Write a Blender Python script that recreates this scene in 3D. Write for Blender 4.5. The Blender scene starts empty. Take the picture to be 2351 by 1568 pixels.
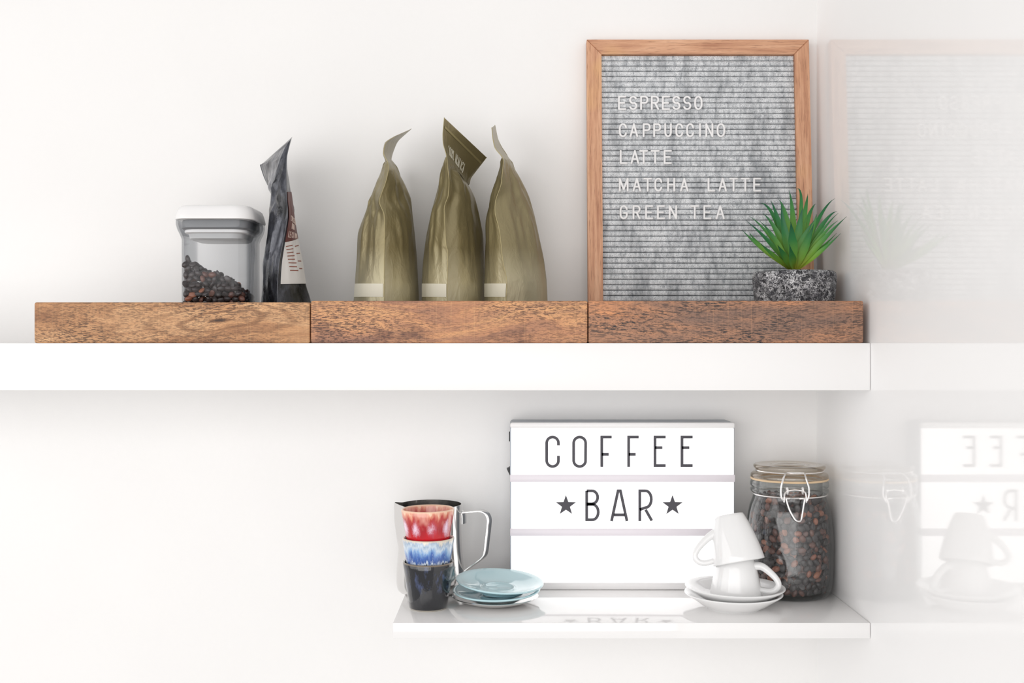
import bpy, bmesh, math, random
from mathutils import Vector, Matrix, Euler, noise

random.seed(7)
S = bpy.context.scene
COL = S.collection
PI = math.pi

# ------------------------------------------------------------------ camera
# camera looks straight at the back wall (+Y); shelf fronts are at y = 0, the camera 1.30 m away
CD, K = 1.30, 1945.0            # distance to the shelf fronts, photo pixels per metre there
CX, CY = 1175.5, 784.0
cam_d = bpy.data.cameras.new('camera')
cam = bpy.data.objects.new('camera', cam_d); COL.objects.link(cam)
cam.location = (0, -CD, 0); cam.rotation_euler = (PI/2, 0, 0)
cam_d.sensor_width = 36.0; cam_d.lens = 36.0*K*CD/2351.0; cam_d.clip_start = 0.05
S.camera = cam
def W(px, py, Y):
    s = CD/(CD+Y)
    return Vector(((px-CX)/(K*s), Y, -(py-CY)/(K*s)))

# ------------------------------------------------------------------ light and exposure
wd = bpy.data.worlds.new('room_light'); S.world = wd; wd.use_nodes = True
wd.node_tree.nodes['Background'].inputs[0].default_value = (1.0, 0.985, 0.97, 1)
wd.node_tree.nodes['Background'].inputs[1].default_value = 0.56
def area(name, loc, target, sx, sy, power, color):
    d = bpy.data.lights.new(name, 'AREA'); d.shape = 'RECTANGLE'; d.size = sx; d.size_y = sy
    d.energy = power; d.color = color
    o = bpy.data.objects.new(name, d); COL.objects.link(o); o.location = loc
    o.rotation_euler = (Vector(target)-Vector(loc)).to_track_quat('-Z', 'Y').to_euler()
    return o
area('window_light', (-0.85, -3.1, -0.10), (0.1, 0.1, -0.05), 3.8, 2.4, 74, (1.0, 0.985, 0.975))
area('side_fill_light', (-2.7, -1.3, 0.25), (0.4, 0.0, -0.05), 2.4, 2.2, 24, (1.0, 0.985, 0.975))  # added fill, not a window; brightens the right wall
S.view_settings.view_transform = 'Standard'; S.view_settings.look = 'None'
S.view_settings.exposure = -0.20; S.view_settings.gamma = 1.0
S.view_settings.use_curve_mapping = False
S.cycles.max_bounces = 14; S.cycles.transparent_max_bounces = 24; S.cycles.glossy_bounces = 8; S.cycles.diffuse_bounces = 9

# ------------------------------------------------------------------ material helpers
def lin(r, g, b):
    f = lambda c: (c/255/12.92) if c/255 <= 0.04045 else ((c/255+0.055)/1.055)**2.4
    return (f(r), f(g), f(b), 1.0)
class NT:
    def __init__(s, name):
        s.m = bpy.data.materials.new(name); s.m.use_nodes = True
        s.t = s.m.node_tree; s.b = s.t.nodes['Principled BSDF']; s.out = s.t.nodes['Material Output']
    def n(s, typ, **kw):
        nd = s.t.nodes.new(typ)
        for k, v in kw.items():
            if k.startswith('_'): setattr(nd, k[1:], v)
            else:
                key = int(k[1:]) if (k[0] == 'i' and k[1:].isdigit()) else k.replace('__', ' ')
                s.set(nd.inputs[key], v)
        return nd
    def set(s, sock, v):
        if isinstance(v, bpy.types.NodeSocket): s.t.links.new(v, sock)
        elif isinstance(v, bpy.types.Node): s.t.links.new(v.outputs[0], sock)
        else: sock.default_value = v
    def p(s, **kw):
        for k, v in kw.items(): s.set(s.b.inputs[k.replace('__', ' ')], v)
        return s
    def coord(s, kind='Object'):
        if kind == 'World': return s.n('ShaderNodeNewGeometry').outputs['Position']
        return s.n('ShaderNodeTexCoord').outputs[kind]
    def map(s, vec, scale=(1, 1, 1), loc=(0, 0, 0), rot=(0, 0, 0)):
        return s.n('ShaderNodeMapping', Vector=vec, Scale=scale, Location=loc, Rotation=rot).outputs[0]
    def noise(s, vec, scale, detail=3, rough=0.5, dist=0.0, out=0):
        return s.n('ShaderNodeTexNoise', Vector=vec, Scale=scale, Detail=detail, Roughness=rough, Distortion=dist).outputs[out]
    def ramp(s, fac, stops, interp='LINEAR'):
        r = s.n('ShaderNodeValToRGB', Fac=fac); cr = r.color_ramp; cr.interpolation = interp
        while len(cr.elements) < len(stops): cr.elements.new(0.5)
        for e, (pos, c) in zip(cr.elements, stops):
            e.position = pos; e.color = c if isinstance(c, tuple) else (c, c, c, 1)
        return r.outputs[0]
    def mix(s, fac, a, b, mode='MIX'):
        m = s.n('ShaderNodeMix', _data_type='RGBA', _blend_type=mode)
        s.set(m.inputs[0], fac); s.set(m.inputs[6], a); s.set(m.inputs[7], b)
        return m.outputs[2]
    def math(s, op, a, b=0.0, c=0.0):
        m = s.n('ShaderNodeMath', _operation=op); s.set(m.inputs[0], a); s.set(m.inputs[1], b); s.set(m.inputs[2], c)
        return m.outputs[0]
    def bump(s, h, strength=0.3, dist=0.001):
        s.set(s.b.inputs['Normal'], s.n('ShaderNodeBump', Height=h, Strength=strength, Distance=dist).outputs[0]); return s
def plain(name, col, rough=0.5, metal=0.0, coat=0.0, spec=0.5, **kw):
    t = NT(name); t.p(Base__Color=col, Roughness=rough, Metallic=metal, Coat__Weight=coat, Specular__IOR__Level=spec, **kw)
    return t.m

# ------------------------------------------------------------------ mesh helpers
def link(o, parent=None):
    COL.objects.link(o)
    if parent is not None: o.parent = parent
    return o
def mesh(name, vs, fs, mat, parent=None, smooth=True, sharp=40, org=None):
    """one mesh object; org = world point that the vertices are measured from"""
    me = bpy.data.meshes.new(name)
    if org is not None: vs = [Vector(v)-Vector(org) for v in vs]
    me.from_pydata([tuple(v) for v in vs], [], fs); me.validate()
    b = bmesh.new(); b.from_mesh(me); bmesh.ops.recalc_face_normals(b, faces=b.faces); b.to_mesh(me); b.free()
    if smooth:
        me.polygons.foreach_set('use_smooth', [True]*len(me.polygons))
        if sharp: me.set_sharp_from_angle(angle=math.radians(sharp))
    for m in (mat if isinstance(mat, (list, tuple)) else [mat]): me.materials.append(m)
    return link(bpy.data.objects.new(name, me), parent)
def thing(name, label, cat, loc=(0, 0, 0), rot=(0, 0, 0), group=None):
    o = bpy.data.objects.new(name, None); o.empty_display_size = 0.02
    o.location = loc; o.rotation_euler = rot
    o['label'] = label; o['category'] = cat
    if group: o['group'] = group
    return link(o)
def tag(o, label, cat, group=None, loc=None):
    o['label'] = label; o['category'] = cat
    if group: o['group'] = group
    if loc is not None: o.location = loc
    return o
def box(x0, x1, y0, y1, z0, z1, bev=0.0, seg=2):
    b = bmesh.new(); bmesh.ops.create_cube(b, size=1)
    for v in b.verts:
        v.co = Vector((x0+(v.co.x+.5)*(x1-x0), y0+(v.co.y+.5)*(y1-y0), z0+(v.co.z+.5)*(z1-z0)))
    if bev: bmesh.ops.bevel(b, geom=b.edges[:], offset=bev, segments=seg, profile=0.5, affect='EDGES')
    b.verts.index_update()
    r = [v.co.copy() for v in b.verts], [[v.index for v in f.verts] for f in b.faces]; b.free(); return r
def loft(rings, closed=True, cap0=False, cap1=False):
    n = len(rings[0]); vs = [p for r in rings for p in r]; fs = []
    for i in range(len(rings)-1):
        for j in range(n if closed else n-1):
            k = (j+1) % n; fs.append([i*n+j, i*n+k, (i+1)*n+k, (i+1)*n+j])
    if cap0: fs.append(list(range(n))[::-1])
    if cap1: fs.append(list(range((len(rings)-1)*n, len(rings)*n)))
    return vs, fs
def lathe(prof, n=64, cx=0, cy=0):
    """profile of (r, z); r = 0 ends are closed"""
    rings = [[Vector((cx+r*math.cos(2*PI*j/n), cy+r*math.sin(2*PI*j/n), z)) for j in range(n)] for r, z in prof if r > 1e-6]
    vs, fs = loft(rings)
    if prof[0][0] <= 1e-6:
        vs.append(Vector((cx, cy, prof[0][1]))); k = len(vs)-1
        fs += [[k, (j+1) % n, j] for j in range(n)]
    if prof[-1][0] <= 1e-6:
        vs.append(Vector((cx, cy, prof[-1][1]))); k = len(vs)-1; o = (len(rings)-1)*n
        fs += [[k, o+j, o+(j+1) % n] for j in range(n)]
    return vs, fs
def join(*parts):
    vs, fs = [], []
    for v, f in parts:
        o = len(vs); vs += list(v); fs += [[i+o for i in q] for q in f]
    return vs, fs
def dedupe(P):
    out = [P[0]]
    for p in P[1:]:
        if (p-out[-1]).length > 1e-6: out.append(p)
    return out
def split_sharp(P, deg=35):
    """cut a polyline at its sharp corners so that each run sweeps cleanly"""
    P = dedupe(P); out = [[P[0]]]
    for i in range(1, len(P)):
        out[-1].append(P[i])
        if i < len(P)-1 and (P[i]-P[i-1]).angle(P[i+1]-P[i]) > math.radians(deg): out.append([P[i]])
    return out
def smooth_path(pts, k=6, closed=False):
    pts = [Vector(p) for p in pts]; n = len(pts); out = []
    rng = range(n if closed else n-1)
    for i in rng:
        g = lambda q: pts[q % n] if closed else pts[max(0, min(n-1, q))]
        a, b, c, d = g(i-1), g(i), g(i+1), g(i+2)
        for j in range(k):
            t = j/k
            out.append(0.5*((2*b)+(c-a)*t+(2*a-5*b+4*c-d)*t*t+(3*b-a-3*c+d)*t**3))
    if not closed: out.append(pts[-1])
    return out
def tube(path, r, n=10, closed=False, flat=None, round_caps=True):
    """sweep; r a number or a list; flat=(a, b, up) sweeps an ellipse with half sizes a (across) and b (along up)"""
    P = dedupe([Vector(p) for p in path]); m = len(P); rings = []; up = None
    rr = r if isinstance(r, (list, tuple)) else [r]*m
    tang = []
    for i in range(m):
        a = P[(i-1) % m] if (closed or i > 0) else P[i]; b = P[(i+1) % m] if (closed or i < m-1) else P[i]
        t = (b-a); tang.append(t.normalized() if t.length > 1e-9 else Vector((0, 0, 1)))
    ref = Vector((0, 1, 0)) if abs(tang[0].y) < 0.9 else Vector((1, 0, 0))
    u = (ref-ref.dot(tang[0])*tang[0]).normalized()
    def ring(c, u, v, q): return [c+q*(math.cos(2*PI*j/n)*u+math.sin(2*PI*j/n)*v) for j in range(n)]
    for i in range(m):
        t = tang[i]
        if flat: w = Vector(flat[2]); u = (w-w.dot(t)*t).normalized()
        else: u = (u-u.dot(t)*t).normalized()
        v = t.cross(u)
        if flat:
            fa = flat[0] if not isinstance(flat[0], tuple) else flat[0][1]+(flat[0][0]-flat[0][1])*max(0, 1-i/(m*.45))**1.5
            rings.append([P[i]+math.cos(2*PI*j/n)*u*flat[1]+math.sin(2*PI*j/n)*v*fa for j in range(n)])
        else:
            if round_caps and not closed and i == 0:
                for q in (80, 50, 25): a = math.radians(q); rings.append(ring(P[0]-t*rr[0]*math.sin(a), u, v, rr[0]*math.cos(a)))
            rings.append(ring(P[i], u, v, rr[i]))
            if round_caps and not closed and i == m-1:
                for q in (25, 50, 80): a = math.radians(q); rings.append(ring(P[i]+t*rr[i]*math.sin(a), u, v, rr[i]*math.cos(a)))
    if closed: rings.append(rings[0]); return loft(rings)
    return loft(rings, cap0=True, cap1=True)
def strap(path, half_w, half_t):
    """flat metal strap in the XZ plane, width along Y, swept along the path"""
    P = [Vector(p) for p in path]; rings = []
    for i in range(len(P)):
        t = (P[min(i+1, len(P)-1)]-P[max(i-1, 0)]).normalized(); nrm = Vector((-t.z, 0, t.x)); y = Vector((.42, .9, 0))
        rings.append([P[i]+sx*nrm*half_t+sy*y*half_w for sx, sy in ((-1, -.85), (-.6, -1), (.6, -1), (1, -.85), (1, .85), (.6, 1), (-.6, 1), (-1, .85))])
    return loft(rings, cap0=True, cap1=True)
def rrect(w, d, r, n=6):
    """rounded rectangle outline, centred"""
    pts = []
    for cx, cy, a0 in ((w/2-r, d/2-r, 0), (-w/2+r, d/2-r, 90), (-w/2+r, -d/2+r, 180), (w/2-r, -d/2+r, 270)):
        for i in range(n+1):
            a = math.radians(a0+90*i/n); pts.append((cx+r*math.cos(a), cy+r*math.sin(a)))
    return pts
def extrude2d(pts, y0, y1):
    """closed (x, z) outline extruded along y"""
    n = len(pts); vs = [Vector((x, y0, z)) for x, z in pts]+[Vector((x, y1, z)) for x, z in pts]
    return vs, [list(range(n)), list(range(n, 2*n))[::-1]]+[[i, (i+1) % n, n+(i+1) % n, n+i] for i in range(n)]
def ribbon(pts, w, y0, y1, closed=False):
    """flat letter stroke of width w in the XZ plane, thickness y0..y1"""
    P = dedupe([Vector((x, z)) for x, z in pts]); n = len(P); L, R = [], []
    for i in range(n):
        a = P[i-1] if (i > 0 or closed) else None; b = P[(i+1) % n] if (i < n-1 or closed) else None
        d0 = (P[i]-a).normalized() if a is not None else None; d1 = (b-P[i]).normalized() if b is not None else None
        d0 = d0 or d1; d1 = d1 or d0
        n0, n1 = Vector((-d0.y, d0.x)), Vector((-d1.y, d1.x)); m = (n0+n1)
        m = m.normalized() if m.length > 1e-6 else n0
        k = w/2/max(0.35, m.dot(n1)); L.append(P[i]+m*k); R.append(P[i]-m*k)
    rings = [[Vector((l.x, y0, l.y)), Vector((r.x, y0, r.y)), Vector((r.x, y1, r.y)), Vector((l.x, y1, l.y))] for l, r in zip(L, R)]
    if closed: rings.append(rings[0]); return loft(rings)
    return loft(rings, cap0=True, cap1=True)
def arc(cx, cy, rx, ry, a0, a1, n=14):
    return [(cx+rx*math.cos(math.radians(a0+(a1-a0)*i/n)), cy+ry*math.sin(math.radians(a0+(a1-a0)*i/n))) for i in range(n+1)]
GLYPH = {   # strokes in a unit box, for rounded plastic letters
 'A': [[(0, 0), (.5, 1), (1, 0)], [(.19, .33), (.81, .33)]],
 'B': [[(0, 0), (0, 1)]+arc(.5, .76, .42, .24, 90, -90)+[(0, .52)], [(0, .52), (.5, .52)]+arc(.55, .26, .45, .26, 90, -90)+[(0, 0)]],
 'C': [arc(.5, .66, .5, .34, 12, 180)+arc(.5, .34, .5, .34, 180, 348)],
 'D': [[(0, 0), (0, 1), (.4, 1)]+arc(.4, .5, .6, .5, 90, -90)+[(0, 0)]],
 'E': [[(1, 1), (0, 1), (0, 0), (1, 0)], [(0, .5), (.82, .5)]],
 'G': [arc(.5, .66, .5, .34, 15, 180)+arc(.5, .34, .5, .34, 180, 360)+[(1, .44), (.55, .44)]],
 'H': [[(0, 0), (0, 1)], [(1, 0), (1, 1)], [(0, .5), (1, .5)]],
 'I': [[(.5, 0), (.5, 1)]],
 'L': [[(0, 1), (0, 0), (1, 0)]],
 'M': [[(0, 0), (0, 1), (.5, .12), (1, 1), (1, 0)]],
 'N': [[(0, 0), (0, 1), (1, 0), (1, 1)]],
 'O': [arc(.5, .62, .5, .38, 0, 180)+arc(.5, .38, .5, .38, 180, 360)+[(1, .62)]],
 'P': [[(0, 0), (0, 1), (.6, 1)]+arc(.6, .75, .4, .25, 90, -90)+[(0, .5)]],
 'R': [[(0, 0), (0, 1), (.6, 1)]+arc(.6, .75, .4, .25, 90, -90)+[(0, .5)], [(.5, .5), (1, 0)]],
 'S': [arc(.5, .74, .48, .26, 25, 270)+arc(.5, .26, .5, .26, 90, -160)[1:]],
 'T': [[(0, 1), (1, 1)], [(.5, 1), (.5, 0)]],
 'U': [[(0, 1), (0, .38)]+arc(.5, .38, .5, .38, 180, 360)+[(1, 1)]],
 'V': [[(0, 1), (.5, 0), (1, 1)]],
 '1': [[(.2, .8), (.5, 1), (.5, 0)]],
 '0': [arc(.5, .62, .5, .38, 0, 180)+arc(.5, .38, .5, .38, 180, 360)+[(1, .62)]],
 '%': [[(.1, 0), (.9, 1)], arc(.22, .8, .2, .18, 0, 360), arc(.78, .2, .2, .18, 0, 360)],
}

# ------------------------------------------------------------------ materials of the setting
def wall_mat(name, col, rough, bump):
    t = NT(name); c = t.coord('World')
    n1 = t.noise(c, 900, 3, 0.6); n2 = t.noise(c, 6, 2)
    t.p(Base__Color=t.mix(t.ramp(n2, [(.35, 0.0), (.65, 1.0)]), col, tuple(x*1.015 for x in col[:3])+(1,)), Roughness=rough, Specular__IOR__Level=0.25)
    t.bump(n1, bump, 0.0006); return t.m
M_WALL = wall_mat('painted_wall', (0.885, 0.876, 0.868, 1), 0.6, 0.14)
t = NT('gloss_panel'); t.p(Base__Color=(0.955, 0.95, 0.948, 1), Roughness=0.045, Specular__IOR__Level=0.5)
M_PANEL = t.m
M_LACQ = plain('white_lacquer', (0.88, 0.87, 0.865, 1), 0.10, coat=0.5, Coat__Roughness=0.05)
M_LACQ2 = plain('white_lacquer_matt', (0.90, 0.89, 0.885, 1), 0.28)

XR = 0.4234; YB = 0.231          # right wall, back wall
ZU = -0.0018; ZU0 = -0.0577      # upper shelf top / bottom
ZL = -0.3321; ZL0 = -0.3507      # lower shelf top / bottom
def struct(o): o['kind'] = 'structure'; return o
struct(mesh('wall_back', *box(-1.6, XR, YB, YB+0.10, -1.3, 1.2), M_WALL, smooth=False))
struct(mesh('wall_right', *box(XR, XR+0.10, -0.95, YB+0.10, -1.3, 1.2), M_PANEL, smooth=False))
v, f = box(-0.95, XR-0.0006, 0, YB, ZU0, ZU, 0.0008, 2)
tag(mesh('floating_shelf', v, f, M_LACQ2, org=(-0.26, 0.1, ZU0)), 'thick white upper floating shelf carrying the wooden beams', 'shelf', loc=(-0.26, 0.1, ZU0))
v, f = box(-0.1406, XR-0.0006, 0, YB, ZL0, ZL, 0.0008, 2)
tag(mesh('floating_shelf', v, f, M_LACQ, org=(0.14, 0.1, ZL0)), 'thin glossy white lower shelf in the corner, below the thick one', 'shelf', loc=(0.14, 0.1, ZL0))

# ------------------------------------------------------------------ wooden beams
def beam_mat(name, light, mid, dark, porecol, seed, tilt, pore_amt, knot=None, blotch=0.5):
    t = NT(name); c = t.coord('Object')
    c0 = t.map(c, (1, 1, 1), (seed*1.7, seed*.3, seed*.9))
    warp = t.noise(t.map(c0, (5, 5, 9)), 1.0, 3, 0.55, 0.3, out=1)
    wv = t.n('ShaderNodeVectorMath', _operation='SCALE'); t.set(wv.inputs[0], warp); wv.inputs['Scale'].default_value = 0.055
    wc = t.n('ShaderNodeVectorMath', _operation='ADD'); t.set(wc.inputs[0], c0); t.set(wc.inputs[1], wv.outputs[0])
    w = wc.outputs[0]
    wv2 = t.n('ShaderNodeVectorMath', _operation='SCALE'); t.set(wv2.inputs[0], warp); wv2.inputs['Scale'].default_value = 0.022
    wc2 = t.n('ShaderNodeVectorMath', _operation='ADD'); t.set(wc2.inputs[0], c0); t.set(wc2.inputs[1], wv2.outputs[0]); wp = wc2.outputs[0]
    big = t.noise(t.map(w, (4.5, 4, 26), rot=(0, tilt, 0)), 1.0, 4, 0.6)
    col = t.ramp(big, [(.36, dark), (.49, mid), (.62, light), (.78, mid)])
    band = t.noise(t.map(w, (14, 14, 160), rot=(0, tilt, 0)), 1.0, 5, 0.62)
    col = t.mix(t.ramp(band, [(.38, .55), (.62, 0.0)]), col, dark)
    if knot:
        kx, kz, sx, sz = knot
        k = t.n('ShaderNodeVectorMath', _operation='LENGTH'); t.set(k.inputs[0], t.map(w, (1/sx, 0, 1/sz), (-(kx+seed*1.7+0.0275)/sx, 0, -(kz+seed*.9+0.0275)/sz)))
        d = k.outputs['Value']
        rings = t.math('SINE', t.math('MULTIPLY', d, 26.0))
        mask = t.ramp(d, [(.15, 1.0), (1.0, 0.0)])
        col = t.mix(t.math('MULTIPLY', t.ramp(rings, [(.30, 0.0), (.95, .85)]), mask), col, tuple(x*.72 for x in dark[:3])+(1,))
        col = t.mix(t.ramp(d, [(.035, 1.0), (.07, 0.0)]), col, porecol)
    bl = t.noise(t.map(c0, (16, 9, 34), (3, 0, 1)), 1.0, 3, 0.6)
    col = t.mix(t.ramp(bl, [(.56, 0.0), (.70, blotch)]), col, (dark[0]*.55, dark[1]*.52, dark[2]*.55, 1))
    po = t.noise(t.map(wp, (140, 140, 860), rot=(0, tilt*1.3, 0)), 1.0, 2, 0.5)
    po2 = t.noise(t.map(wp, (280, 280, 1500), rot=(0, tilt*.6, 0)), 1.0, 2, 0.5)
    pm = t.ramp(po, [(.40, 1.0), (.49, 0.0)]); pm2 = t.ramp(po2, [(.37, .9), (.46, 0.0)])
    patch = t.ramp(t.noise(t.map(c0, (9, 9, 22), (7, 2, 5)), 1.0, 3), [(.30, .25), (.62, 1.0)])
    pores = t.math('MULTIPLY', t.math('MAXIMUM', pm, pm2), t.math('MULTIPLY', patch, pore_amt))
    col = t.mix(pores, col, porecol)
    saw = t.noise(t.map(c, (620, 1, 6)), 1.0, 3, 0.7)
    col = t.mix(t.ramp(saw, [(.54, 0.0), (.78, .22)]), col, tuple(min(1, x*1.5+.03) for x in light[:3])+(1,))
    t.p(Base__Color=col, Roughness=0.62, Specular__IOR__Level=0.28)
    t.bump(t.math('SUBTRACT', saw, pores), 0.25, 0.0006)
    return t.m
beams = [
 (78, 711, 694, 787.0, beam_mat('beam_wood_tan', lin(226, 180, 136), lin(204, 154, 112), lin(160, 116, 86), lin(78, 62, 56), 1.0, .05, .85, knot=(.055, .026, .16, .030), blotch=.35),
  'light tan brown wooden beam with oval growth rings, under the glass container'),
 (713.2, 1349, 690.5, 787.0, beam_mat('beam_wood_orange', lin(230, 174, 124), lin(204, 148, 110), lin(152, 114, 98), lin(82, 64, 60), 3.3, -.07, .9, blotch=.75),
  'orange brown wooden beam with dark blotches, middle one under the olive bags'),
 (1351.2, 1983, 690.5, 786.5, beam_mat('beam_wood_dark', lin(222, 154, 108), lin(178, 132, 104), lin(138, 110, 96), lin(56, 56, 58), 6.1, .10, 1.0, blotch=.35),
  'dark streaked reddish brown wooden beam in front of the letter board'),
]
for x0, x1, y0, y1, m, lab in beams:
    a, b = W(x0, y0, 0.001), W(x1, y1, 0.001)
    v, f = box(a.x, b.x, 0.001, 0.060, ZU, a.z, 0.0022, 3)
    tag(mesh('wooden_beam', v, f, m, org=((a.x+b.x)/2, 0.03, ZU)), lab, 'beam', 'wooden beams on the upper shelf', loc=((a.x+b.x)/2, 0.03, ZU))

# ------------------------------------------------------------------ clear and metal materials
def clear(name, tint, edge, f0=0.04, rough=0.0, edge_pow=3.0, gloss=1.0, edge_amt=1.0):
    """thin clear wall: straight-through light, darker where seen edge-on, mirror share by angle"""
    t = NT(name); t.t.nodes.remove(t.b)
    lw = t.n('ShaderNodeLayerWeight', Blend=0.5).outputs['Facing']
    fr = t.math('MULTIPLY_ADD', t.math('POWER', lw, 5.0), (1-f0)*gloss, f0)
    tr = t.n('ShaderNodeBsdfTransparent', Color=t.mix(t.math('MULTIPLY', t.math('POWER', lw, edge_pow), edge_amt), tint, edge))
    gl = t.n('ShaderNodeBsdfGlossy', Color=(1, 1, 1, 1), Roughness=rough)
    t.t.links.new(t.n('ShaderNodeMixShader', i0=fr, i1=tr, i2=gl).outputs[0], t.out.inputs[0])
    return t.m
M_ACRYL = clear('clear_acrylic', (.965, .97, .975, 1), (.28, .30, .33, 1), f0=.012, edge_pow=3.0, rough=0.01)
M_JAR = clear('jar_glass', (.93, .94, .94, 1), (.30, .34, .34, 1), f0=.045, edge_pow=3.0)
M_LIDG = clear('jar_lid_glass', (.93, .90, .85, 1), (.60, .54, .46, 1), f0=.08, edge_pow=1.3, rough=0.03)
M_STEEL = plain('polished_steel', (.72, .71, .70, 1), 0.13, 1.0)
M_WIRE = plain('bright_wire', (.88, .86, .85, 1), 0.25, 0.85)
M_SATIN = plain('satin_steel', (.78, .77, .76, 1), 0.22, 1.0)
M_WHITEP = plain('white_plastic', (.87, .86, .86, 1), 0.25)
M_BLACKP = plain('black_plastic', (.02, .02, .022, 1), 0.4)
M_GASK = plain('grey_silicone', (.20, .205, .215, 1), 0.35)
M_RUBBER = plain('amber_rubber', lin(224, 196, 160), 0.5)

# ------------------------------------------------------------------ coffee beans
def bean_mat(name, col, var):
    t = NT(name); r = t.n('ShaderNodeObjectInfo').outputs['Random']
    t.p(Base__Color=t.mix(r, col, var), Roughness=0.34, Specular__IOR__Level=0.6); t.bump(t.noise(t.coord('Object'), 500, 2), .05, .0003)
    return t.m
BM = [bean_mat('roast_dark', lin(50, 43, 44), lin(68, 60, 61)), bean_mat('roast_brown', lin(98, 62, 54), lin(120, 80, 68)),
      bean_mat('roast_red', lin(150, 88, 66), lin(176, 112, 84)), plain('bean_crease', lin(36, 26, 24), .6)]
def bean_geo():
    vs, fs = [], []; nu, nv = 14, 9
    for i in range(nv+1):
        th = PI*i/nv
        for j in range(nu):
            ph = 2*PI*j/nu
            x = .0052*math.cos(th); y = .0038*math.sin(th)*math.cos(ph); z = .0036*math.sin(th)*math.sin(ph)
            if z < 0:
                z *= .42; z += .0010*math.exp(-(y/.0006)**2)*math.sin(th)
            vs.append(Vector((x, y, z)))
    for i in range(nv):
        for j in range(nu):
            k = (j+1) % nu; fs.append([i*nu+j, i*nu+k, (i+1)*nu+k, (i+1)*nu+j])
    return vs, fs
BV, BF = bean_geo()
bean_me = []
for q in range(3):
    o = mesh('coffee_bean', BV, BF, BM[q], smooth=True, sharp=None); bean_me.append(o.data); bpy.data.objects.remove(o)
def pick(rnd, w):
    r = rnd.random(); return 0 if r < w[0] else (1 if r < w[0]+w[1] else 2)
def bean_obj(M, q, label, group):
    o = bpy.data.objects.new('coffee_bean', bean_me[q]); COL.objects.link(o); o.matrix_world = M
    o['label'] = label; o['category'] = 'coffee bean'; o['group'] = group
def bean_stuff(name, mats, label, cat):
    vs, fs, mi = [], [], []
    for M, q in mats:
        o = len(vs); vs += [M @ p for p in BV]; fs += [[i+o for i in g] for g in BF]; mi += [q]*len(BF)
    ob = mesh(name, vs, fs, BM[:3], sharp=None); ob.data.polygons.foreach_set('material_index', mi)
    ob['kind'] = 'stuff'; ob['label'] = label; ob['category'] = cat
def rot_rand(rnd, out_dir, spread=1.0):
    """bean lying flat against a wall whose outward normal is out_dir, with jitter"""
    out = Vector(out_dir).normalized()
    if rnd.random() < .35: out = -out
    q = out.to_track_quat('Z', 'X').to_matrix().to_4x4()
    return q @ Matrix.Rotation(rnd.uniform(0, 2*PI), 4, 'Z') @ Matrix.Rotation(rnd.gauss(0, .38*spread), 4, 'X') @ Matrix.Rotation(rnd.gauss(0, .3*spread), 4, 'Y')

# ------------------------------------------------------------------ square clear container with white lid
CW = 0.0845; CYc = 0.078+CW/2; CXc = W(410.5, 600, 0.078).x+CW/2
root = thing('storage_container', 'clear square storage container with white lid, half full of coffee beans', 'container', (CXc, CYc, ZU))
H = lambda py: W(0, py, 0.078).z-ZU
def rr_ring(w, r, z, n=8): return [Vector((x, y, z)) for x, y in rrect(w, w, r, n)]
zt = H(504.5)
outer = [(CW*.95, .010, .0), (CW*.985, .013, .004), (CW, .014, .012), (CW, .014, H(548)), (CW+.004, .016, H(538)), (CW+.010, .018, H(526)), (CW+.0135, .019, H(514)), (CW+.0135, .019, zt)]
inner = [(w-.0048, max(r-.0022, .004), z) for w, r, z in outer[::-1][:-2]]+[(CW-.010, .010, .006)]
v, f = loft([rr_ring(w, r, z) for w, r, z in outer+inner], cap0=True, cap1=True)
mesh('body', v, f, M_ACRYL, root, sharp=35)
LW = CW+.0155
lid = [(LW-.004, .019, zt+.0004), (LW, .021, zt+.0012), (LW, .021, zt+.003), (LW-.0035, .021, H(484)), (LW-.007, .021, H(475)), (LW-.012, .021, H(471.2)), (LW-.020, .019, H(470)), (.030, .012, H(470)+.0002)]
v, f = loft([rr_ring(w, r, z) for w, r, z in lid], cap0=True, cap1=True)
lo = mesh('lid', v, f, M_WHITEP, root, sharp=50)
v, f = lathe([(0, H(470)+.0002), (.0165, H(470)+.0002), (.0172, H(470)+.0012), (.0165, H(470)+.0018), (0, H(470)+.0018)], 40); mesh('push_button', v, f, M_WHITEP, lo)
gk = [(CW-.001, .016, zt), (CW+.0015, .016, H(512)), (CW+.0015, .016, H(522)), (CW-.004, .014, H(525.5))]
v, f = loft([rr_ring(w, r, z) for w, r, z in gk], cap0=True, cap1=True); mesh('gasket', v, f, M_GASK, root)
pl = [(CW-.006, .016, H(525.6)), (CW-.005, .016, H(528)), (CW-.005, .016, H(532)), (CW-.009, .016, H(534))]
v, f = loft([rr_ring(w, r, z) for w, r, z in pl], cap0=True, cap1=True); mesh('seal_ring', v, f, M_WHITEP, root)
pl = [(CW-.013, .015, H(534.2)), (CW-.016, .015, H(545)), (CW-.022, .014, H(548.5))]
v, f = loft([rr_ring(w, r, z) for w, r, z in pl], cap0=True, cap1=True); mesh('lid_plug', v, f, plain('lid_underside', (.55, .555, .56, 1), .3), root)
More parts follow.
